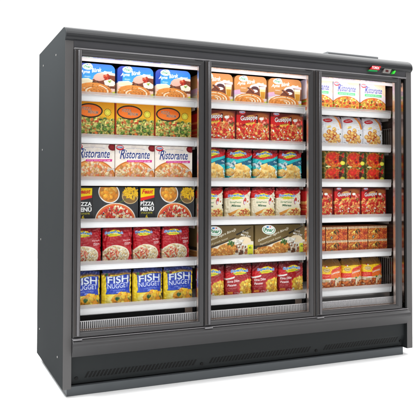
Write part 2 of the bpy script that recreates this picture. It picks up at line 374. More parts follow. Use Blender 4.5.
def art_cream(w, h, n):
    A = bag_base(w, h, n, rgb(238,228,200), rgb(95,14,20)); a = A.a
    A.poly([(0, a*.95), (1, a*.95), (1, a*.84), (.6, a*.72), (0, a*.66)], rgb(215,28,30)); A.vgrad(0, a*.9, 1, a, rgb(140,18,24), rgb(80,12,18)); A.poly([(1, a*.9), (.72, a*.72), (1, a*.6)], rgb(240,232,208))  # dark red top band carries the seal's shade as colour
    A.poly([(.98, a*.84), (.62, a*.7), (.7, a*.6), (1, a*.6)], rgb(240,232,208)); A.poly([(0, a*.68), (.55, a*.72), (.6, a*.6), (0, a*.62)], rgb(238,228,200))
    A.ell(.72, a*.55, .05, .1, rgb(170,60,75)); A.ell(.76, a*.62, .05, .07, rgb(205,60,50)); A.ell(.73, a*.53, .035, .06, rgb(225,215,230)); A.ell(.88, a*.55, .06, .09, rgb(250,250,248)); A.ell(.87, a*.56, .04, .04, rgb(200,120,70))
    A.text('Spaghetti', .13, a*.5, .46, .075, rgb(45,105,60), .01, .3); A.text('Milanese', .2, a*.4, .36, .08, rgb(35,85,50), .03, .2)
    A.poly([(.08, a*.2), (.5, a*.34), (.52, a*.28), (.15, a*.12)], rgb(225,150,50)); A.ell(.7, a*.17, .34, a*.2, rgb(240,225,165))
    for k in range(150):
        x, y = disc(.7, a*.17, .3, a*.17)(A.rng); A.ring(x, y, .04+.03*A.rng.rand(), .03, .013, rgb(*[(245,215,110), (250,230,150), (230,185,80)][k % 3]), A.rng.rand()*6, A.rng.rand()*3+7)
    A.bits(50, disc(.7, a*.2, .25, a*.13), [rgb(205,60,30), rgb(225,90,40), rgb(180,60,30)], .02, .035, al=.8)
    A.bits(20, rectr(.02, 0, .45, a*.13), [rgb(220,120,70), rgb(245,235,200), rgb(200,80,50), rgb(235,210,150)], .03, .05)
    superfresh(A, .08, a*.68, .64); return A
def art_olive(w, h, n):
    A = Art(w, h, n, rgb(112,92,50)); a = A.a
    A.vgrad(0, a*.3, 1, a, rgb(125,102,58), rgb(98,80,42)); A.poly([(0, a*.3), (.3, a*.42), (.62, a*.62), (1, a*.5), (1, 0), (0, 0)], rgb(235,225,205)); 
    A.poly([(0, a*.36), (.2, a*.4), (.45, a*.52), (.66, a*.66), (.64, a*.6), (.42, a*.46), (.18, a*.32), (0, a*.26)], rgb(60,48,32))
    A.poly([(.66, a*.74), (.95, a*.94), (.95, a*.92), (.68, a*.7)], rgb(25,22,18))
    for (x, y, r, q) in ((.18, .17, .2, .1), (.5, .27, .19, .12), (.32, .08, .18, .08)):
        A.ell(x, a*y, r, q*.9, rgb(205,130,50), .12); A.bits(90, disc(x, a*y, r*.92, q*.8), [rgb(235,170,80), rgb(215,140,55), rgb(245,195,115), rgb(195,115,45)], .015, .03)
    A.bits(14, disc(.56, a*.46, .06, .04), [rgb(50,90,35), rgb(80,120,45)], .015, .03); A.bits(26, disc(.76, a*.27, .12, .09), [rgb(130,75,40), rgb(160,95,55), rgb(245,235,215), rgb(90,55,35)], .02, .04)
    A.ell(.83, a*.55, .12, .06, rgb(240,220,185), -.1); A.bits(18, rectr(.66, a*.36, .8, a*.56), [rgb(245,240,225)], .02, .035)
    A.rect(.885, a*.1, .99, a*.4, rgb(225,225,50)); A.text('6', .91, a*.28, .05, .04, rgb(60,100,40), .02); A.rect(.91, a*.04, .97, a*.12, rgb(70,70,60))
    A.ell(.12, a*.05, .09, .03, rgb(225,40,60))
    A.text('Geleneksel Sigara Böreği', .07, a*.46, .64, .055, rgb(240,235,220), .01, .3, .33); A.text('Peynirli pratik lezzet', .1, a*.35, .44, .04, rgb(225,220,200), .0, .3, .3)
    A.text('Fırında', .78, a*.78, .12, .04, W_, .0, .3, -.2); A.text('Mini Çıtır', .75, a*.68, .2, .045, W_, .01, .3, -.2)
    pinar(A, .27, a*.85, .24); A.grain(.02); return A
def art_potato(w, h, n):
    A = bag_base(w, h, n, rgb(165,18,28), rgb(70,10,14)); a = A.a
    A.vgrad(0, a*.8, 1, a, rgb(150,14,24), rgb(70,10,14)); A.poly([(0, a*.58), (.3, a*.62), (.28, a*.57), (0, a*.53)], rgb(250,245,240)); A.poly([(0, a*.75), (.25, a*.78), (.28, a*.62), (0, a*.58)], rgb(215,22,34)); A.ell(.95, a*.25, .52, a*.32, rgb(215,40,30), 0, 1, .12)  # reds deepen toward the top; the seal's shade is put into the colour
    A.ell(.92, a*.22, .42, a*.3, rgb(225,165,40)); A.bits(60, disc(.85, a*.24, .34, a*.26), [rgb(245,200,50), rgb(235,175,40), rgb(250,215,90), rgb(215,150,40)], .06, .12, (.45, .8), .4); A.bits(30, disc(.85, a*.24, .3, a*.22), [rgb(200,110,30), rgb(170,90,30)], .008, .016, hl=0)
    A.bits(6, disc(.55, a*.1, .06, .07), [rgb(245,235,200)], .04, .06)
    superfresh(A, .14, a*.72, .7); A.text('Elma Dilim', .05, a*.44, .42, .085, W_, .02, .1, .02); A.text('Patates', .05, a*.33, .3, .08, W_, .02, .1, .02); A.text('Baharatlı patates', .05, a*.255, .3, .03, rgb(240,210,200), .0); A.rect(.04, a*.1, .22, a*.17, rgb(225,140,40)); A.text('1 kg', .3, a*.1, .15, .06, W_, .01); return A
def art_guseppe(w, h, n):
    A = Art(w, h, n, rgb(190,28,28)); a = A.a
    A.vgrad(0, a*.8, 1, a, rgb(150,30,20), rgb(70,25,20)); A.rect(0, a*.45, .14, a*.88, rgb(205,30,32)); A.ell(.72, a*.86, .25, .09, rgb(185,110,50), 0, .8, .3)
    A.ell(.55, a*.2, .6, a*.5, rgb(225,130,70), 0, 1, .05)
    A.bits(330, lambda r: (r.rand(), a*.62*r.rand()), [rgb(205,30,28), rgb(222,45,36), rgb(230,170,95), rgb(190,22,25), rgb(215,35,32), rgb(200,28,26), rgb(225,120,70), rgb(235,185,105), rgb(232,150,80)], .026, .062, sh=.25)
    A.bits(11, lambda r: (.05+.9*r.rand(), a*.5*r.rand()), [rgb(250,248,240)], .03, .05, (.4, .8)); A.bits(16, rectr(.02, .02, .98, a*.5), [rgb(240,205,120)], .012, .03)
    A.bits(10, disc(.83, a*.72, .12, .09), [rgb(225,60,50), rgb(240,150,130)], .04, .06); A.ell(.74, a*.79, .065, .04, rgb(250,250,245)); A.bits(8, disc(.88, a*.6, .07, .05), [rgb(60,55,25), rgb(110,120,40)], .02, .03)
    P = [(.1, a*.83), (.63, a*.9), (.63, a*.64), (.55, a*.66), (.3, a*.6), (.18, a*.56)]
    A.poly(P, rgb(60,20,18)); A.poly([(.34+(x-.36)*.93, a*.745+(y-a*.745)*.88) for x, y in P], rgb(200,28,30)); A.ell(.42, a*.83, .14, .05, rgb(235,190,110), .1, .9, .2)
    A.poly([(.27, a*.64), (.54, a*.69), (.53, a*.63), (.27, a*.58)], rgb(235,190,70)); A.text('PIZZA', .3, a*.62, .2, .035, rgb(90,40,20), .01, 0, .12)
    A.text('Guseppe', .13, a*.665, .5, .16, W_, .02, .1, .1, out=rgb(90,15,18), outw=.05); 
    A.ell(.17, a*.96, .1, .06, rgb(200,35,45)); A.ell(.17, a*.965, .085, .03, rgb(225,225,235)); A.text('Dr.Oetker', .1, a*.945, .14, .03, rgb(40,60,130), .03)
    A.rect(.05, .0, .27, .07, rgb(150,200,60)); A.rect(.965, 0, 1, a, rgb(90,18,20)); A.grain(.025); return A
def art_white(w, h, n):
    A = Art(w, h, n, rgb(232,232,236)); a = A.a
    A.vgrad(0, a*.9, 1, a, rgb(225,222,226), rgb(175,165,168)); A.poly([(.68, a), (.8, a), (.95, a*.6), (.88, a*.6)], rgb(235,140,30)); A.poly([(.8, a), (1, a), (1, a*.62), (.95, a*.6)], rgb(170,140,150))
    A.ell(.28, a*.85, .22, .085, rgb(205,25,40)); A.text('Aysima', .14, a*.83, .28, .06, W_, .02, .2)
    A.text('Çıtır Lokma', .5, a*.72, .3, .035, rgb(230,170,60), .0); A.text('peynir', .66, a*.66, .12, .035, rgb(235,160,50), .0)
    A.bits(4, disc(.3, a*.65, .09, .03), [rgb(225,195,110), rgb(240,220,160)], .05, .07)
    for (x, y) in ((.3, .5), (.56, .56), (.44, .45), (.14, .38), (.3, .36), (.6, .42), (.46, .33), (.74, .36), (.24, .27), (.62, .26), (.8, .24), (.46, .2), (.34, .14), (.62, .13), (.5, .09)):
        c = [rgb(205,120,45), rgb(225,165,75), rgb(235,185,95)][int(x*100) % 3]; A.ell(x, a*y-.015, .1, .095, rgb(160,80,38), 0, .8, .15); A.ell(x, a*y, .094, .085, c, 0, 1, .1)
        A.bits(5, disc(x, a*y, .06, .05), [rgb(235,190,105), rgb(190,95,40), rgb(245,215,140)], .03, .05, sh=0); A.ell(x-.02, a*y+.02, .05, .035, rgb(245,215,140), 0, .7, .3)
    A.bits(7, disc(.5, a*.33, .16, .12), [rgb(185,45,30)], .03, .045)
    A.text('net', .72, a*.56, .09, .025, rgb(90,90,100), .0); A.ell(.87, a*.43, .035, .035, rgb(60,80,40)); A.ell(.85, a*.1, .05, .05, rgb(225,80,110))
    for k in range(5): A.poly([(.05+k*.05, a*.2-k*.035), (.13+k*.05, a*.17-k*.035), (.13+k*.05, a*.155-k*.035), (.05+k*.05, a*.19-k*.035)], rgb(90,90,105), .8)
    return A
def art_wreath(w, h, n):
    A = Art(w, h, n, rgb(85,85,32)); a = A.a
    A.bits(90, rectr(0, 0, 1, a), [rgb(60,75,28), rgb(90,85,35), rgb(150,110,45), rgb(190,180,110), rgb(30,55,20)], .04, .09)
    A.ell(.44, a*.48, .38, a*.5, rgb(205,105,25), 0, 1, .08); A.ell(.44, a*.5, .34, a*.45, rgb(215,125,35), 0, .8, .2)
    A.bits(70, disc(.44, a*.5, .34, a*.42), [rgb(210,110,30), rgb(225,140,50), rgb(190,60,25), rgb(205,40,28), rgb(215,45,30)], .04, .08, hl=.2)
    A.ell(.34, a*.62, .12, a*.16, rgb(215,35,28), 0, 1, .15); A.ell(.32, a*.66, .06, a*.07, rgb(235,70,50), 0, .7, .3); A.ell(.56, a*.34, .11, a*.13, rgb(205,30,28), 0, 1, .15); A.ell(.54, a*.34, .05, a*.06, rgb(110,15,18), 0, .9, .3)
    A.bits(8, disc(.5, a*.82, .25, .05), [rgb(215,40,30)], .03, .05); A.bits(12, disc(.76, a*.55, .07, .12), [rgb(70,15,20), rgb(90,25,20), rgb(40,12,14)], .03, .06)
    A.bits(7, disc(.9, a*.78, .08, .08), [rgb(200,35,30), rgb(180,20,30)], .03, .05); A.ell(.86, a*.27, .11, a*.13, rgb(225,215,60), 0, 1, .08); A.ell(.85, a*.28, .06, a*.07, rgb(240,232,110), 0, .7, .3)
    A.bits(10, disc(.75, a*.08, .08, .04), [rgb(205,30,25)], .02, .04); A.ell(.2, a*.04, .12, .035, rgb(225,220,150)); A.grain(.03); return A
def art_brick(w, h, n):
    A = Art(w, h, n, rgb(200,105,45)); a = A.a
    A.bits(300, rectr(0, 0, .5, a*.84), [rgb(225,150,50), rgb(215,115,40), rgb(200,80,35), rgb(235,175,80), rgb(165,70,30)], .018, .045, hl=.25)
    A.bits(300, rectr(.5, 0, 1, a*.84), [rgb(205,75,35), rgb(215,110,45), rgb(190,50,30), rgb(230,140,60), rgb(150,55,30)], .018, .045, hl=.25)
    A.bits(18, disc(.5, a*.6, .12, a*.2), [rgb(50,40,20), rgb(110,110,40), rgb(90,60,25)], .02, .04); A.bits(4, disc(.3, a*.55, .04, .06), [rgb(245,225,110)], .035, .05); A.ell(.27, a*.2, .045, .07, rgb(70,80,70)); A.ell(.27, a*.2, .02, .04, rgb(180,185,160))
    A.rect(0, a*.84, 1, a, rgb(215,195,160)); A.text('Pizza Margherita  Pizza', .06, a*.875, .88, .06, rgb(160,90,60), .01, .2); A.rect(0, 0, .02, a, rgb(130,60,35)); A.rect(.49, 0, .505, a, rgb(130,60,35), .6); A.grain(.03); return A
def art_yellow(w, h, n):
    A = bag_base(w, h, n, rgb(150,100,30), rgb(120,78,22)); a = A.a
    A.vgrad(0, a*.78, 1, a, rgb(150,100,28), rgb(105,68,20)); A.rect(0, a*.36, 1, a*.78, rgb(250,205,25)); A.poly([(.42, a*.62), (1, a*.78), (1, a*.4), (.42, a*.36)], rgb(235,110,35)); A.poly([(.48, a*.66), (1, a*.8), (1, a*.7), (.48, a*.56)], rgb(225,60,40)); A.rect(.0, a*.37, .42, a*.53, rgb(228,55,35))
    A.ell(.22, a*.66, .16, .085, rgb(150,110,60)); A.ell(.22, a*.66, .14, .07, rgb(235,205,140)); A.text('Chick', .12, a*.64, .2, .06, rgb(120,80,40), .02, .2)
    A.ell(.16, a*.79, .04, .03, rgb(200,30,35)); A.ell(.22, a*.78, .04, .03, rgb(240,240,240))
    A.text('Longchik', .46, a*.48, .46, .11, W_, .02, .25, .18); A.text('ÇITIR TAVUK', .55, a*.66, .35, .03, rgb(255,215,190), .01, .1, .18); A.text('ÇITIR', .05, a*.43, .3, .06, rgb(245,140,110), .02)
    A.rect(0, 0, 1, a*.37, rgb(225,205,175)); A.rect(.12, a*.16, .33, a*.33, rgb(190,165,115)); A.text('500', .15, a*.24, .14, .04, rgb(110,85,50), .01); A.ell(.3, a*.36, .14, .03, rgb(240,235,225))
    A.bits(60, lambda r: (r.rand(), a*.24*r.rand()), [rgb(190,85,30), rgb(205,105,40), rgb(165,65,25), rgb(215,125,55)], .05, .1, (.6, .95)); A.bits(9, disc(.5, a*.27, .12, .05), [rgb(200,95,35), rgb(180,75,30)], .05, .08)
    A.ell(.68, a*.2, .05, .12, rgb(240,225,190)); A.bits(7, disc(.66, a*.36, .08, .02), [rgb(50,110,40), rgb(80,140,50)], .02, .035); A.ell(.87, a*.36, .08, .08, rgb(200,190,170)); A.bits(6, disc(.88, a*.3, .06, .06), [rgb(90,85,95), rgb(235,225,170)], .02, .035); return A

# ------------------------------------------------------------------ packs
def print_mat(name, rough, coat, bump):
    m = bpy.data.materials.new(name); m.use_nodes = True; nt = m.node_tree; b = nt.nodes['Principled BSDF']
    at = nt.nodes.new('ShaderNodeAttribute'); at.attribute_name = 'print'
    tc = nt.nodes.new('ShaderNodeTexCoord'); n = nt.nodes.new('ShaderNodeTexNoise')
    n.inputs['Scale'].default_value = 30; n.inputs['Detail'].default_value = 5
    nt.links.new(tc.outputs['Object'], n.inputs['Vector'])
    mr = nt.nodes.new('ShaderNodeMapRange'); mr.inputs['To Min'].default_value = rough-.1; mr.inputs['To Max'].default_value = rough+.12
    nt.links.new(n.outputs['Fac'], mr.inputs['Value']); nt.links.new(mr.outputs['Result'], b.inputs['Roughness'])
    nt.links.new(at.outputs['Color'], b.inputs['Base Color'])
    b.inputs['Specular IOR Level'].default_value = .35; b.inputs['Coat Weight'].default_value = coat; b.inputs['Coat Roughness'].default_value = .15
    bp = nt.nodes.new('ShaderNodeBump'); bp.inputs['Strength'].default_value = bump; bp.inputs['Distance'].default_value = .002
    nt.links.new(n.outputs['Fac'], bp.inputs['Height']); nt.links.new(bp.outputs['Normal'], b.inputs['Normal'])
    return m
M_CARD = print_mat('printed_card', .42, .0, .15)
M_FILM = print_mat('printed_film', .3, .35, .6)

def pack_mesh(name, A, depth, kind, var=0):
    """front sheet as a fine grid carrying the print, sides and back closed behind it"""
    n, m, w, h = A.n, A.m, A.w, A.h
    U, V = np.meshgrid(np.linspace(0, 1, n+1), np.linspace(0, 1, m+1))
    X = (U-.5)*w; Z = V*h; Y = np.zeros_like(X); rng = np.random.RandomState(len(name)*7+n+101*var)
    if kind == 'round':                                             # carton with rounded upper corners
        r = .032; t = np.clip((Z-(h-r))/r, 0, 1); hw = w/2-r+np.sqrt(np.clip(r*r-(t*r)**2, 0, None)); X = X/(w/2)*hw
    if kind in ('bag', 'gusset'):
        B = .022 if kind == 'bag' else .012; p = np.abs(2*U-1); q = np.abs(2*V-1)
        g = np.clip((1-V)/.16, 0, 1)**.6*np.clip(V/.06, 0, 1)**.5
        Y = -B*(1-p**3.2)*g
        ww = 1-.025*np.sin(np.pi*V)+.006*np.sin(V*23+1)
        if kind == 'gusset': ww = 1-.07*np.clip((V-.8)/.2, 0, 1)**1.5; Y = Y+.03*np.clip((V-.76)/.24, 0, 1)**1.3
        X = X*ww
        for k in range(16):
            a = rng.rand()*6.28; f = 18+60*rng.rand(); ph = rng.rand()*6.28
            edge = .25+1.3*np.maximum(p**3, q**3); Y += .00055*np.sin(f*(X*math.cos(a)+Z*math.sin(a))*6+ph+2*np.sin(9*U+k))*edge/(1+f/60)*(2.1+.15*var)*(1. if kind == 'bag' else .55)
        for k in range(7):                                          # sharp folds running in from the seals
            x0 = (rng.rand()-.5)*w; zq = h*(.0 if k % 2 else 1.)*.94; a = rng.rand()*1.2-.6; ln = h*(.15+.2*rng.rand())
            dx = (X-x0)*math.cos(a)+(Z-zq)*math.sin(a); dz = np.abs(-(X-x0)*math.sin(a)+(Z-zq)*math.cos(a))
            Y -= .0026*np.exp(-np.abs(dx)/.0045)*np.clip(1-dz/ln, 0, 1)*g**.5
        cr = np.clip((V-.94)/.02, 0, 1); Y += cr*.0009*np.sin(Z*2200)
        Z = Z+.003*np.sin(U*9+rng.rand()*6)*V+(.004 if kind == 'bag' else 0)*np.sin(U*3.14)*V
    else:
        Y += .0012*np.sin(U*math.pi)*np.sin(V*math.pi)*-1
    co = np.stack([X.ravel(), Y.ravel(), Z.ravel()], 1); col = A.colors().reshape(-1, 3)
    idx = np.arange((n+1)*(m+1)).reshape(m+1, n+1)
    q4 = np.stack([idx[:-1, :-1].ravel(), idx[:-1, 1:].ravel(), idx[1:, 1:].ravel(), idx[1:, :-1].ravel()], 1)
    bd = np.concatenate([idx[0, :-1], idx[:-1, -1], idx[-1, :0:-1], idx[:0:-1, 0]])
    nb = len(bd); base = len(co)
    if kind in ('bag', 'gusset'):
        c0 = co[bd].copy(); zc = h/2
        r1 = c0.copy(); r1[:,1] = np.where(c0[:,2] > h*.93, c0[:,1]+.002, depth*.55); r2 = c0.copy(); r2[:,0] *= .93; r2[:,2] = zc+(c0[:,2]-zc)*.95; r2[:,1] = np.where(c0[:,2] > h*.9, r1[:,1]+.002, depth)
        rings = [r1, r2]
    else:
        r0 = co[bd].copy(); r0[:,1] += .0015; r1 = co[bd].copy(); r1[:,1] = depth; rings = [r0, r1]
    faces = [tuple(f) for f in q4]; nf = len(faces); prev = bd; cs = [col]
    # side tone: the printed colour averaged along the edge
    for R in rings:
        cur = np.arange(base, base+nb); base += nb; co = np.concatenate([co, R]); cs.append(col[bd])
        for i in range(nb): faces.append((int(prev[i]), int(cur[i]), int(cur[(i+1) % nb]), int(prev[(i+1) % nb])))
        prev = cur
    faces.append(tuple(int(i) for i in prev))
    me = bpy.data.meshes.new(name); me.from_pydata(co.tolist(), [], faces); me.update()
    ca = me.color_attributes.new('print', 'FLOAT_COLOR', 'POINT')
    C4 = np.ones((len(co), 4), np.float32); C4[:, :3] = np.concatenate(cs); ca.data.foreach_set('color', C4.ravel())
    if kind in ('bag', 'gusset'):
        sm = np.zeros(len(me.polygons), bool); sm[:] = True; sm[-1] = False; me.polygons.foreach_set('use_smooth', sm)
    me.materials.append(M_FILM if kind in ('bag', 'gusset') else M_CARD); me.update()
    return me

# ------------------------------------------------------------------ materials of the cabinet
M_SIDE = mat('side_grey_steel', L(41,43,44), .75, 0, .03, .05, 3, bump=.05)
M_EDGE = mat('panel_edge_grey', L(86,84,84), .5, 0, .3, .04, 6, bump=.05)
M_CAP = mat('cap_charcoal', L(37,38,40), .4, 0, .3, .05, 4)
M_TRIM = mat('satin_trim', L(128,126,128), .35, .4, .5, .05, 9)
M_HEAD = mat('header_charcoal', L(66,66,69), .42, 0, .3, .05, 4)
M_FRAME = mat('door_frame_grey', L(61,60,61), .34, .3, .4, .05, 8)
M_REVEAL = mat('frame_inner_aluminium', L(215,200,192), .28, .9, .5, .05, 20)
M_HANDLE = mat('handle_anodised', L(92,90,92), .22, .6, .5, .04, 14)
M_GROOVE = mat('groove_dark', L(58,54,53), .35, .3, .4, .05, 8)
M_BUMP = mat('bumper_grey', L(57,56,57), .45, 0, .35, .05, 5, bump=.05)
M_KICK = mat('kick_charcoal', L(33,36,37), .5, 0, .2, .05, 6)
M_PLINTH = mat('plinth_slate', L(80,84,87), .5, 0, .35, .05, 5)
M_SILVER = mat('bright_trim', L(190,190,190), .22, .85, .5, .05, 30)
M_SHELF = mat('shelf_white', L(240,240,242), .4, 0, .4, .05, 12)
M_WALL = mat('liner_dark', L(14,13,13), .4, 0, .25, .04, 10)
M_STEEL = mat('polished_steel', L(150,145,142), .12, .95, .5, .04, 18)
M_ENDW = mat('end_liner_steel', L(172,150,140), .16, .95, .5, .05, 18)
M_DECK = mat('deck_satin_steel', L(165,160,158), .3, .7, .5, .05, 6)
M_COVER = mat('roof_cover_grey', L(112,114,116), .5, 0, .3, .05, 5)
M_BLACK = mat('black_plastic', L(7,7,7), .5, 0, .2, .05, 10)
M_GRILLE = mat('grille_grey', L(200,198,200), .35, .3, .5, .05, 40)
M_TAN = mat('tan_trim_and_reflection', L(185,160,145), .35, .4, .5, .05, 20)  # grille trim colour, also used for the painted reflection beside the deck
M_LED = mat('led_diffuser', L(225,212,212), .5, emit=(1, .945, .94), estr=.55)
M_RED = mat('badge_red', L(205,20,35), .35, noise=.03)
M_GREEN = mat('badge_green', L(20,140,70), .35, noise=.03)
M_WHITE = mat('badge_white', L(240,235,235), .4, noise=.03)
M_DISP = mat('display_bezel', L(140,136,132), .3, .3, noise=.05)
M_DIGIT = mat('display_red', L(50,10,10), .4, emit=L(110,20,20), estr=.3)
M_LAMP = mat('indicator_green', L(50,190,50), .4, emit=L(40,215,45), estr=.28)
def clear(name, tint, fac, gloss, ior):
    m = bpy.data.materials.new(name); m.use_nodes = True; nt = m.node_tree; nt.nodes.clear()
    o = nt.nodes.new('ShaderNodeOutputMaterial'); t = nt.nodes.new('ShaderNodeBsdfTransparent'); t.inputs[0].default_value = (*tint, 1)
    d = nt.nodes.new('ShaderNodeBsdfDiffuse'); d.inputs[0].default_value = (*L(225,220,220), 1)
    g = nt.nodes.new('ShaderNodeBsdfGlossy'); g.inputs['Roughness'].default_value = gloss
    f = nt.nodes.new('ShaderNodeFresnel'); f.inputs[0].default_value = ior
    a = nt.nodes.new('ShaderNodeMixShader'); a.inputs[0].default_value = fac
    b = nt.nodes.new('ShaderNodeMixShader')
    nt.links.new(t.outputs[0], a.inputs[1]); nt.links.new(d.outputs[0], a.inputs[2])
    nt.links.new(f.outputs[0], b.inputs[0]); nt.links.new(a.outputs[0], b.inputs[1]); nt.links.new(g.outputs[0], b.inputs[2])
    nt.links.new(b.outputs[0], o.inputs[0]); return m
M_GLASS = clear('door_glass', (.995, .998, .996), .0, .02, 1.07)
M_RAIL = clear('price_rail_clear', (.97, .97, .97), .38, .15, 1.3)

# ------------------------------------------------------------------ the freezer cabinet
WID, DEP = 2.411, .90
F = empty('display_freezer', (0, 0, 0))
F['label'] = 'dark grey three-door upright display freezer filled with frozen food'; F['category'] = 'freezer'

# side panels
def side(x0, x1, outer):
    bm = bmesh.new(); pts = [(0, .046), (DEP, .046), (DEP, 2.0565), (.30, 2.0505)]+[(-.0175+.082*(1-math.cos(t*math.pi/16)), 1.992+.0565*math.sin(t*math.pi/16)) for t in range(8, -1, -1)]+[(-.017, 1.984), (-.0115, 1.9755), (-.0, 1.9665)]
    a = [bm.verts.new((x0, y, z)) for y, z in pts]; b = [bm.verts.new((x1, y, z)) for y, z in pts]
    n = len(pts); fs = [bm.faces.new(a), bm.faces.new(b[::-1])]
    for i in range(n): fs.append(bm.faces.new((a[i], a[(i+1)%n], b[(i+1)%n], b[i])))
    fs[2+n-1].material_index = 1
    o = obj('side_panel', bm, [M_SIDE, M_EDGE], F, bevel=.0025); return o
sl = side(0, .048, 0); sr = side(2.363, WID, 1)
for y, z in ((.269, 1.933), (.724, 1.949), (.787, .228), (.153, .192), (.735, 1.40), (.768, .815)):
    bm = bmesh.new(); cyl(bm, (-.002, y, z), .0062, .003, 'x', 14); obj('screw', bm, M_DISP, sl, bevel=.001)

# header: overhanging cap, recessed fascia
bm = bmesh.new()
arc = [(-.019+.082*(1-math.cos(t*math.pi/16)), 1.993+.058*math.sin(t*math.pi/16)) for t in range(9)]
cap = [(-.004, 1.968), (-.0125, 1.9745), (-.0185, 1.983)]+arc+[(.30, 2.052), (DEP-.01, 2.058), (DEP-.01, 1.99), (.06, 1.975)]
prof_x(bm, cap, .0022, WID-.0022)
hd = obj('header', bm, M_CAP, F, bevel=.0012)
bm = bmesh.new(); prof_x(bm, [(-.001, 1.9695), (.002, 1.95), (.003, 1.9285), (.05, 1.9285), (.058, 1.972)], .0485, 2.3625)
obj('fascia', bm, M_HEAD, F, bevel=.001)
boxes('top_trim', [(.0485, 2.3625, -.009, .03, 1.9185, 1.928)], M_TRIM, F, .003)
# raised machine cover on the roof
bm = bmesh.new(); prof_x(bm, [(.35, 2.053), (.35, 2.139), (.36, 2.146), (.70, 2.148), (.71, 2.14), (.71, 2.054)], 1.955, 2.432-.03)
obj('machine_cover', bm, M_COVER, F, bevel=.003)

# badge, display and lamp on the header's sloping lower face
def par(name, x0, x1, z0, z1, sk, y0, y1, m, parent):
    bm = bmesh.new(); P = [(x0, z0), (x1, z0), (x1+sk, z1), (x0+sk, z1)]
    a = [bm.verts.new((x, y0, z)) for x, z in P]; b = [bm.verts.new((x, y1, z)) for x, z in P]
    bm.faces.new(a); bm.faces.new(b[::-1])
    for i in range(4): bm.faces.new((a[i], a[(i+1)%4], b[(i+1)%4], b[i]))
    return obj(name, bm, m, parent, bevel=.0008)
bd = par('badge', 2.046, 2.118, 1.958, 1.985, .018, -.0215, .004, M_RED, hd)
par('badge_stripe', 2.034, 2.102, 1.947, 1.957, .006, -.0205, .012, M_GREEN, hd)
text_mesh('badge_lettering', 'TOREX', 2.058, 1.963, .062, .017, -.0218, M_WHITE, hd, .02, .2)
par('display_panel', 2.152, 2.212, 1.943, 1.974, .016, -.0165, .008, M_DISP, hd)
boxes('display_window', [(2.176, 2.2, -.0175, -.016, 1.951, 1.966)], M_DIGIT, hd)
par('indicator_lamp', 2.236, 2.250, 1.943, 1.965, .014, -.0185, .004, M_LAMP, hd)

# liner
boxes('back_panel', [(.05, 2.361, .64, .66, .36, 1.915)], M_WALL, F)
boxes('back_cladding', [(.05, 2.361, .67, .885, .05, 1.96)], M_SIDE, F)
boxes('ceiling_liner', [(.05, 2.361, .075, .638, 1.905, 1.92)], M_WALL, F)
boxes('end_liner', [(.0485, .056, .035, .638, .36, 1.903)], M_WALL, F)
boxes('end_mirror', [(2.354, 2.3625, .012, .638, .36, 1.903)], M_ENDW, F)
boxes('floor_liner', [(.05, 2.361, .03, .638, .335, .352)], M_WALL, F)

# doors
def frame_ring(bm, x0, x1, z0, z1, prof, mis):
    R = []
    for (i, y) in prof:
        R.append([bm.verts.new(p) for p in ((x0+i, y, z0+i), (x1-i, y, z0+i), (x1-i, y, z1-i), (x0+i, y, z1-i))])
    n = len(prof)
    for k in range(n):
        A, B = R[k], R[(k+1) % n]
        for j in range(4):
            f = bm.faces.new((A[j], A[(j+1)%4], B[(j+1)%4], B[j])); f.material_index = mis[k]
DOORS = [(.050, .8305), (.8325, 1.599), (1.6165, 2.297)]
ZD0, ZD1 = .326, 1.917
for di, (x0, x1) in enumerate(DOORS):
    D = empty('door', (x0, 0, 0)); D.parent = F
    D.location = (x0, 0, 0)
    def lb(name, lst, m, parent=D, bev=0.): return boxes(name, [(a-x0, b-x0, c, d, e, f) for a, b, c, d, e, f in lst], m, parent, bev)
    bm = bmesh.new()
    prof = [(.0, .024), (.0, -.010), (.005, -.016), (.022, -.018), (.029, -.013), (.034, -.004), (.034, .019), (.03, .024)]
    frame_ring(bm, 0, x1-x0, ZD0, ZD1, prof, [0, 0, 0, 0, 0, 1, 0, 0])
    fr = obj('door_frame', bm, [M_FRAME, M_REVEAL], D, bevel=.0012)
    lb('glass', [(x0+.0345, x1-.0345, .004, .010, ZD0+.0345, ZD1-.0345)], M_GLASS, D)
    # full-height curved pull along the hinge-free stile
    bm = bmesh.new(); pr = []
    for k in range(13):
        t = math.pi*k/12; pr.append((.029-.0105*math.cos(t), -.0165-.014*math.sin(t)**.8))
    zb, zt = ZD0+.012, ZD1-.004
    a = [bm.verts.new((x, y, zb+.014*(1-(abs(x-.024)/.02))**.0*0)) for x, y in pr]; b = [bm.verts.new((x, y, zt)) for x, y in pr]
    bm.faces.new(a); bm.faces.new(b[::-1])
    for i in range(12): bm.faces.new((a[i], a[i+1], b[i+1], b[i]))
    bm.faces.new((a[12], a[0], b[0], b[12]))
    h = obj('handle', bm, M_HANDLE, D, smooth=False, bevel=.001)
    lb('handle_groove', [(x0+.004, x0+.0182, -.0192, -.0165, zb, zt)], M_GROOVE, D, .0008)
    for p in h.data.polygons: p.use_smooth = len(p.vertices) == 4
    lb('hinge', [(x0-.002 if di else x0, x0+.05, -.03, .0, ZD0-.012, ZD0-.003)], M_TRIM, D, .002)
    lb('hinge', [(x1-.06, x1-.01, -.02, .0, ZD1+.0002, ZD1+.0012)], M_TRIM, D, .001)
    # gasket on the inner side
    bm = bmesh.new(); frame_ring(bm, .006, x1-x0-.006, ZD0+.006, ZD1-.006, [(0, .0245), (0, .034), (.016, .034), (.016, .0245)], [0]*4)
    obj('gasket', bm, M_BLACK, D)
boxes('mullion_cover', [(1.6005, 1.615, -.010, .03, ZD0, ZD1)], M_GROOVE, F, .003)
# fixed end strip between the last door and the end panel
boxes('end_post', [(2.3, 2.322, .0, .03, ZD0, ZD1)], M_FRAME, F, .002)
boxes('end_window', [(2.3225, 2.348, .010, .014, ZD0+.03, ZD1-.03)], M_GLASS, F)
boxes('end_trim', [(2.3485, 2.3625, -.001, .012, ZD0, ZD1)], M_BLACK, F, .001)
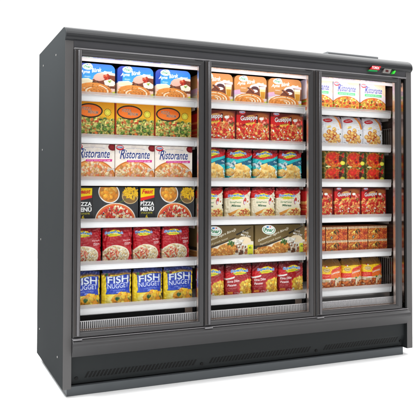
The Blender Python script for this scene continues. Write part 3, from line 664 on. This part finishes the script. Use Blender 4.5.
# uprights behind the door joints
for x in (.845, 1.622):
    boxes('upright', [(x-.006, x+.006, .05, .075, .36, 1.9)], M_BLACK, F, .002)

# bumper, sill, kick plate, plinth
bm = bmesh.new(); prof_x(bm, [(.03, .318), (-.018, .316), (-.04, .302), (-.046, .290), (-.042, .278), (.002, .219), (.03, .217)], .0485, 2.3625)
obj('bumper', bm, M_BUMP, F, bevel=.002)
boxes('sill_trim', [(.0485, 2.3625, -.0165, .02, .3185, .3245)], M_TRIM, F, .002)
bm = bmesh.new(); prof_x(bm, [(.024, .2165), (.024, .135), (.052, .058), (.30, .054), (.30, .2165)], .0485, 2.3625)
kp = obj('kick_plate', bm, M_KICK, F, bevel=.001)
bm = bmesh.new()
def slope_y(z): return .024+(.135-z)/(.135-.058)*.028-.0008
for g0, g1 in ((.128, .79), (.886, 1.575), (1.70, 2.30)):
    x = g0; bm = bmesh.new()
    while x < g1:
        z0, z1, sk, w = .090, .126, .016, .0125
        P = [(x, z0), (x+w, z0), (x+w+sk, z1), (x+sk, z1)]
        v = [bm.verts.new((a, slope_y(b), b)) for a, b in P]; v2 = [bm.verts.new((a, slope_y(b)+.0006, b)) for a, b in P]
        bm.faces.new(v); bm.faces.new(v2[::-1])
        for i in range(4): bm.faces.new((v[i], v[(i+1)%4], v2[(i+1)%4], v2[i]))
        x += .0215
    obj('vent_slots', bm, M_BLACK, kp)
for x in (.083, .838, 1.648, 2.335):
    bm = bmesh.new(); cyl(bm, (x, slope_y(.093)-.005, .093), .0095, .006, 'y', 16); obj('knob', bm, M_BLACK, kp, bevel=.001)
boxes('plinth', [(.028, 2.352, .03, .82, .0, .0515)], M_PLINTH, F, .002)

# shelves
LIPS = [1.6922, 1.45, 1.2047, .9628, .7191, .472]
LIPH = [.0425]*5+[.050]
BAYS = [(.066, .832), (.858, 1.612), (1.634, 2.319)]
for bi, (x0, x1) in enumerate(BAYS):
    for si, z in enumerate(LIPS):
        bm = bmesh.new(); lh = LIPH[si]
        prof_x(bm, [(.112, z), (.106, z-.006), (.108, z-lh+.0045), (.114, z-lh), (.122, z-lh), (.122, z-.024), (.60, z-.024), (.60, z-.016), (.122, z-.016), (.122, z)], x0, x1-.016)
        sh = obj('shelf', bm, M_SHELF, F, bevel=.001)
        bm = bmesh.new(); prof_x(bm, [(.112, z), (.106, z-.006), (.108, z-lh+.0045), (.114, z-lh), (.124, z-lh), (.124, z)], x1-.0145, x1)
        obj('end_cap', bm, M_SHELF, sh, bevel=.001)
        boxes('price_rail', [(x0, x1-.002, .1015, .1035, z-.010, z+.012)], M_RAIL, sh)
        if si < 5: boxes('bracket', [(x1-.014, x1-.008, .125, .5, z-.06, z-.0245)], M_DISP, sh)
    # front LED strip under the header
    bm = bmesh.new(); prof_x(bm, [(.050, 1.880), (.050, 1.893), (.056, 1.9), (.076, 1.9), (.076, 1.873)], x0-.0, x1)
    ls = obj('light_strip', bm, M_LED, F, bevel=.002)
    # air return under the bottom shelf
    bm = bmesh.new(); x = x0+.005
    while x < x1-.01:
        zt = .399
        P = [(x, .360), (x+.0065, .360), (x+.0095, zt), (x+.003, zt)]
        a = [bm.verts.new((p, .046 if q < .38 else .052, q)) for p, q in P]; b = [bm.verts.new((p, .054 if q < .38 else .06, q)) for p, q in P]
        bm.faces.new(a); bm.faces.new(b[::-1])
        for i in range(4): bm.faces.new((a[i], a[(i+1)%4], b[(i+1)%4], b[i]))
        x += .0118 if bi < 2 else .0098
    box(bm, x0, x1, .044, .062, .3535, .3598)
    if bi == 2:
        for zz in (.368, .378, .388): box(bm, x0+.002, x1-.002, .0555, .0575, zz, zz+.0022)
    box(bm, x0, x1, .050, .064, .3995, .4025)
    gr = obj('air_grille', bm, M_GRILLE, F)
    boxes('grille_trim', [(x0, x1, .0395, .0435, .3535, .3605)], M_TAN, gr)
    boxes('grille_back', [(x0, x1, .070, .078, .3535, .398)], M_BLACK, gr)
    boxes('deck_front', [(x0, x1, .13, .137, .3535, .4215)], M_DECK if bi == 2 else M_BLACK, gr)  # steel on the right; elsewhere black colour stands in for the recess's shade
    if bi < 2: boxes('deck_reflection', [(x1-.07, x1-.022, .1205, .1295, .385, .4215)], M_TAN, gr, .002)  # tan box painted in place of a reflection, no real plate
# wire guard at the right-hand end
bm = bmesh.new()
for z0, z1 in ((1.437, 1.58), (.46, .66)):
    bm = bmesh.new()
    for k in range(15):
        y = .13+k*.022; cyl(bm, (2.336, y, z0), .0014, z1-z0, 'z', 6)
    for zz in (z0+.01, z1): cyl(bm, (2.336, .125, zz), .0018, .33, 'y', 6)
    obj('wire_guard', bm, M_DISP, F)

# ------------------------------------------------------------------ stock
SHELFN = ['top shelf', 'second shelf', 'third shelf', 'fourth shelf', 'fifth shelf', 'bottom shelf']
DOORN = ['left door', 'middle door', 'right door']
def posn(i, n):
    if n == 1: return 'alone'
    if i == 0: return 'leftmost'
    if i == n-1: return 'rightmost'
    return ['', 'second from left', 'third from left'][i]
# name, category, short look, art maker, kind, depth, door, shelf, x edges, top z, tiers
def E_(*a): return a
STOCK = [
 ('pastry_box', 'box', 'blue pastry box', lambda w,h,n: art_pastry(w,h,n,0), 'round', .2, 0, 0, [(.097,.324),(.338,.563),(.577,.805)], 1.877),
 ('pizza_box', 'box', 'yellow vegetable pizza box', art_veg, 'card', .2, 0, 1, [(.088,.322),(.326,.567),(.571,.812)], 1.656),
 ('pizza_box', 'box', 'cream pizza box with pink stripe', lambda w,h,n: art_risto(w,h,n,0), 'card', .2, 0, 2, [(.082,.325),(.328,.571),(.5745,.819)], 1.406),
 ('pizza_menu_box', 'box', 'wide black pizza menu box', art_menu, 'card', .2, 0, 3, [(.090,.471),(.479,.832)], 1.155),
 ('pizza_bag', 'bag', 'red bag', art_redbag, 'bag', .05, 0, 4, [(.075,.252),(.262,.438),(.447,.620),(.630,.810)], .914),
 ('fish_nugget_bag', 'bag', 'blue and yellow fish nugget bag', art_fish, 'bag', .05, 0, 5, [(.070,.247),(.259,.436),(.448,.633),(.644,.829)], .664),
 ('pastry_box', 'box', 'brown coffee pastry box', lambda w,h,n: art_pastry(w,h,n,1), 'round', .2, 1, 0, [(.861,1.096),(1.109,1.344),(1.357,1.608)], 1.879),
 ('pizza_box', 'box', 'red pizza box', art_guseppe, 'card', .2, 1, 1, [(.872,1.118),(1.123,1.367),(1.373,1.625)], 1.648),
 ('pastry_bag', 'bag', 'teal and red pastry bag', art_teal, 'bag', .05, 1, 2, [(.882,1.057),(1.066,1.249),(1.257,1.435),(1.446,1.625)], 1.404),
 ('pasta_bag', 'bag', 'cream and red pasta bag', art_cream, 'bag', .05, 1, 3, [(.864,1.040),(1.056,1.233),(1.246,1.416),(1.427,1.610)], 1.155),
 ('roll_box', 'box', 'wide olive roll box', art_olive, 'card', .2, 1, 4, [(.870,1.249),(1.256,1.633)], .911),
 ('potato_bag', 'bag', 'dark red potato bag', art_potato, 'bag', .05, 1, 5, [(.866,1.045),(1.057,1.242),(1.253,1.434),(1.446,1.628)], .666),
 ('pizza_box', 'box', 'lilac pizza box with green stripe', lambda w,h,n: art_risto(w,h,n,1), 'card', .2, 2, 0, [(1.645,1.859),(1.866,2.082),(2.092,2.309)], 1.889),
 ('nugget_bag', 'bag', 'white nugget bag', art_white, 'gusset', .09, 2, 1, [(1.787,1.948),(1.957,2.120),(2.130,2.292)], 1.655),
 ('pizza_box', 'box', 'red pizza box', None, 'card', .2, 2, 3, [(1.640,1.859),(1.869,2.088),(2.096,2.311)], 1.156),
 ('chicken_bag', 'bag', 'orange and yellow chicken bag', art_yellow, 'gusset', .09, 2, 5, [(1.783,1.940),(1.951,2.109),(2.125,2.284)], .662),
]
def avgw(e): return sum(b-a for a, b in e)/len(e)
def place(name, me, x, y, z, rz, sc, label, cat, grp):
    o = bpy.data.objects.new(name, me); COL.objects.link(o); o.location = (x, y, z); o.rotation_euler = (0, 0, rz); o.scale = sc
    o['label'] = label; o['category'] = cat; o['group'] = grp; return o
RJ = random.Random(3)
for (name, cat, look, art, kind, depth, d, s, edges, ztop) in STOCK:
    zb = LIPS[s]-.0155; h = ztop-zb; w = avgw(edges); w = max(w, .1)
    n = 230 if w > .3 else (165 if w > .2 else 135)
    if art is None: art = art_guseppe
    ar = art(w, h, n); me = pack_mesh(name, ar, depth, kind)
    mes = [me]+([pack_mesh(name, ar, depth, kind, v) for v in (1, 2)] if kind in ('bag', 'gusset') else [])
    for i, (a, b) in enumerate(edges):
        x = (a+b)/2; y = (.15 if kind in ('card', 'round') else .172)+RJ.uniform(0, .004)
        rz = RJ.uniform(-.014, .014) if kind in ('card', 'round') else RJ.uniform(-.06, .06)
        place(name, mes[i % len(mes)], x, y, zb+.0005, rz, ((b-a)/w*.996, 1, 1),
              f'{look}, {posn(i, len(edges))} on {SHELFN[s]} behind {DOORN[d]}', cat, f'{look}s on the {SHELFN[s]} behind the {DOORN[d]}')
# two stacks of small boxes behind the right door
for (name, look, art, s, edges, z1) in (
    ('pizza_box', 'small wreath-print box', art_wreath, 2, [(1.784,1.962),(1.966,2.128),(2.132,2.296)], 1.407),
    ('snack_box', 'small orange box', art_brick, 4, [(1.618,1.794),(1.798,1.976),(1.981,2.146),(2.150,2.316)], .889)):
    zb = LIPS[s]-.0155; hh = (z1-zb)/2; w = avgw(edges); me = pack_mesh(name+'_small', art(w, hh-.001, 130), .2, 'card')
    for t in range(2):
        for i, (a, b) in enumerate(edges):
            o = place(name, me, (a+b)/2, .15+RJ.uniform(0, .003), zb+.0005+t*hh, RJ.uniform(-.006, .006), ((b-a)/w*.996, 1, 1),
                  f'{look}, {posn(i, len(edges))} in {"upper" if t else "lower"} tier on {SHELFN[s]}', 'box', f'{look}es stacked on the {SHELFN[s]}')

# ------------------------------------------------------------------ studio floor
m = mat('studio_white', (.96, .96, .96), .6, 0, .2, .03, 2)
bm = bmesh.new(); box(bm, -6, 9, -8, 7.5, -.2, 0)
fl = obj('studio_floor', bm, m); fl['kind'] = 'structure'

# ------------------------------------------------------------------ light
w = bpy.data.worlds.new('World'); S.world = w; w.use_nodes = True
bg = w.node_tree.nodes['Background']; bg.inputs[1].default_value = 1.06
nt = w.node_tree; tc = nt.nodes.new('ShaderNodeTexCoord'); sx = nt.nodes.new('ShaderNodeSeparateXYZ'); mr = nt.nodes.new('ShaderNodeMapRange')
mr.interpolation_type = 'SMOOTHSTEP'                               # white cyclorama ahead, the darker half of the studio behind the camera
mr.inputs['From Min'].default_value = -.75; mr.inputs['From Max'].default_value = .0; mr.inputs['To Min'].default_value = .5; mr.inputs['To Max'].default_value = 1
nt.links.new(tc.outputs['Generated'], sx.inputs[0]); nt.links.new(sx.outputs['Y'], mr.inputs['Value']); nt.links.new(mr.outputs['Result'], bg.inputs[0])
def area(name, loc, tgt, sx, sy, power, col=(1, 1, 1)):
    l = bpy.data.lights.new(name, 'AREA'); l.shape = 'RECTANGLE'; l.size = sx; l.size_y = sy; l.energy = power; l.color = col
    o = bpy.data.objects.new(name, l); COL.objects.link(o); o.location = loc
    o.rotation_euler = (Vector(tgt)-Vector(loc)).to_track_quat('-Z', 'Y').to_euler(); return o
area('softbox_overhead', (1.2, -1.5, 5.5), (1.2, -.8, 0), 7, 5, 300)
area('softbox_right', (5.5, .5, 3.6), (3.6, .2, 0), 3, 5, 150)
area('softbox_rear', (1.2, 5.5, 5.0), (1.2, 4.0, 0), 10, 6, 420)
area('softbox_left', (-1.3, .5, 3.1), (0, .45, 1.9), 1.4, .6, 120, (.93, .98, 1))
# the LED strips' own light, thrown down over the stock
for x0, x1 in BAYS:
    area('led_lamp', ((x0+x1)/2, .085, 1.895), ((x0+x1)/2, .14, 1.0), x1-x0-.02, .012, .8, (1, .96, .94))

# ------------------------------------------------------------------ camera
V = dict(cx=-.692668, cy=-3.612845, cz=1.137861, yaw=.419456, pitch=.025102, roll=.001751, f=652.4412, px=216.8433, py=173.9149)
cam = bpy.data.cameras.new('Camera'); co = bpy.data.objects.new('Camera', cam); COL.objects.link(co); S.camera = co
cy_, sy_ = math.cos(V['yaw']), math.sin(V['yaw']); r = Vector((cy_, -sy_, 0)); f = Vector((sy_, cy_, 0)); u = Vector((0, 0, 1))
cp, sp = math.cos(V['pitch']), math.sin(V['pitch']); f2 = f*cp+u*sp; u2 = u*cp-f*sp
cr, sr_ = math.cos(V['roll']), math.sin(V['roll']); r3 = r*cr+u2*sr_; u3 = u2*cr-r*sr_
M = Matrix((r3, u3, -f2)).transposed().to_4x4(); M.translation = Vector((V['cx'], V['cy'], V['cz'])); co.matrix_world = M
cam.sensor_width = 36; cam.lens = V['f']/420*36; cam.shift_x = (210-V['px'])/420; cam.shift_y = (V['py']-210)/420
cam.clip_start = .05; cam.clip_end = 200
S.view_settings.view_transform = 'Standard'; S.view_settings.look = 'None'; S.view_settings.exposure = 0; S.view_settings.gamma = 1
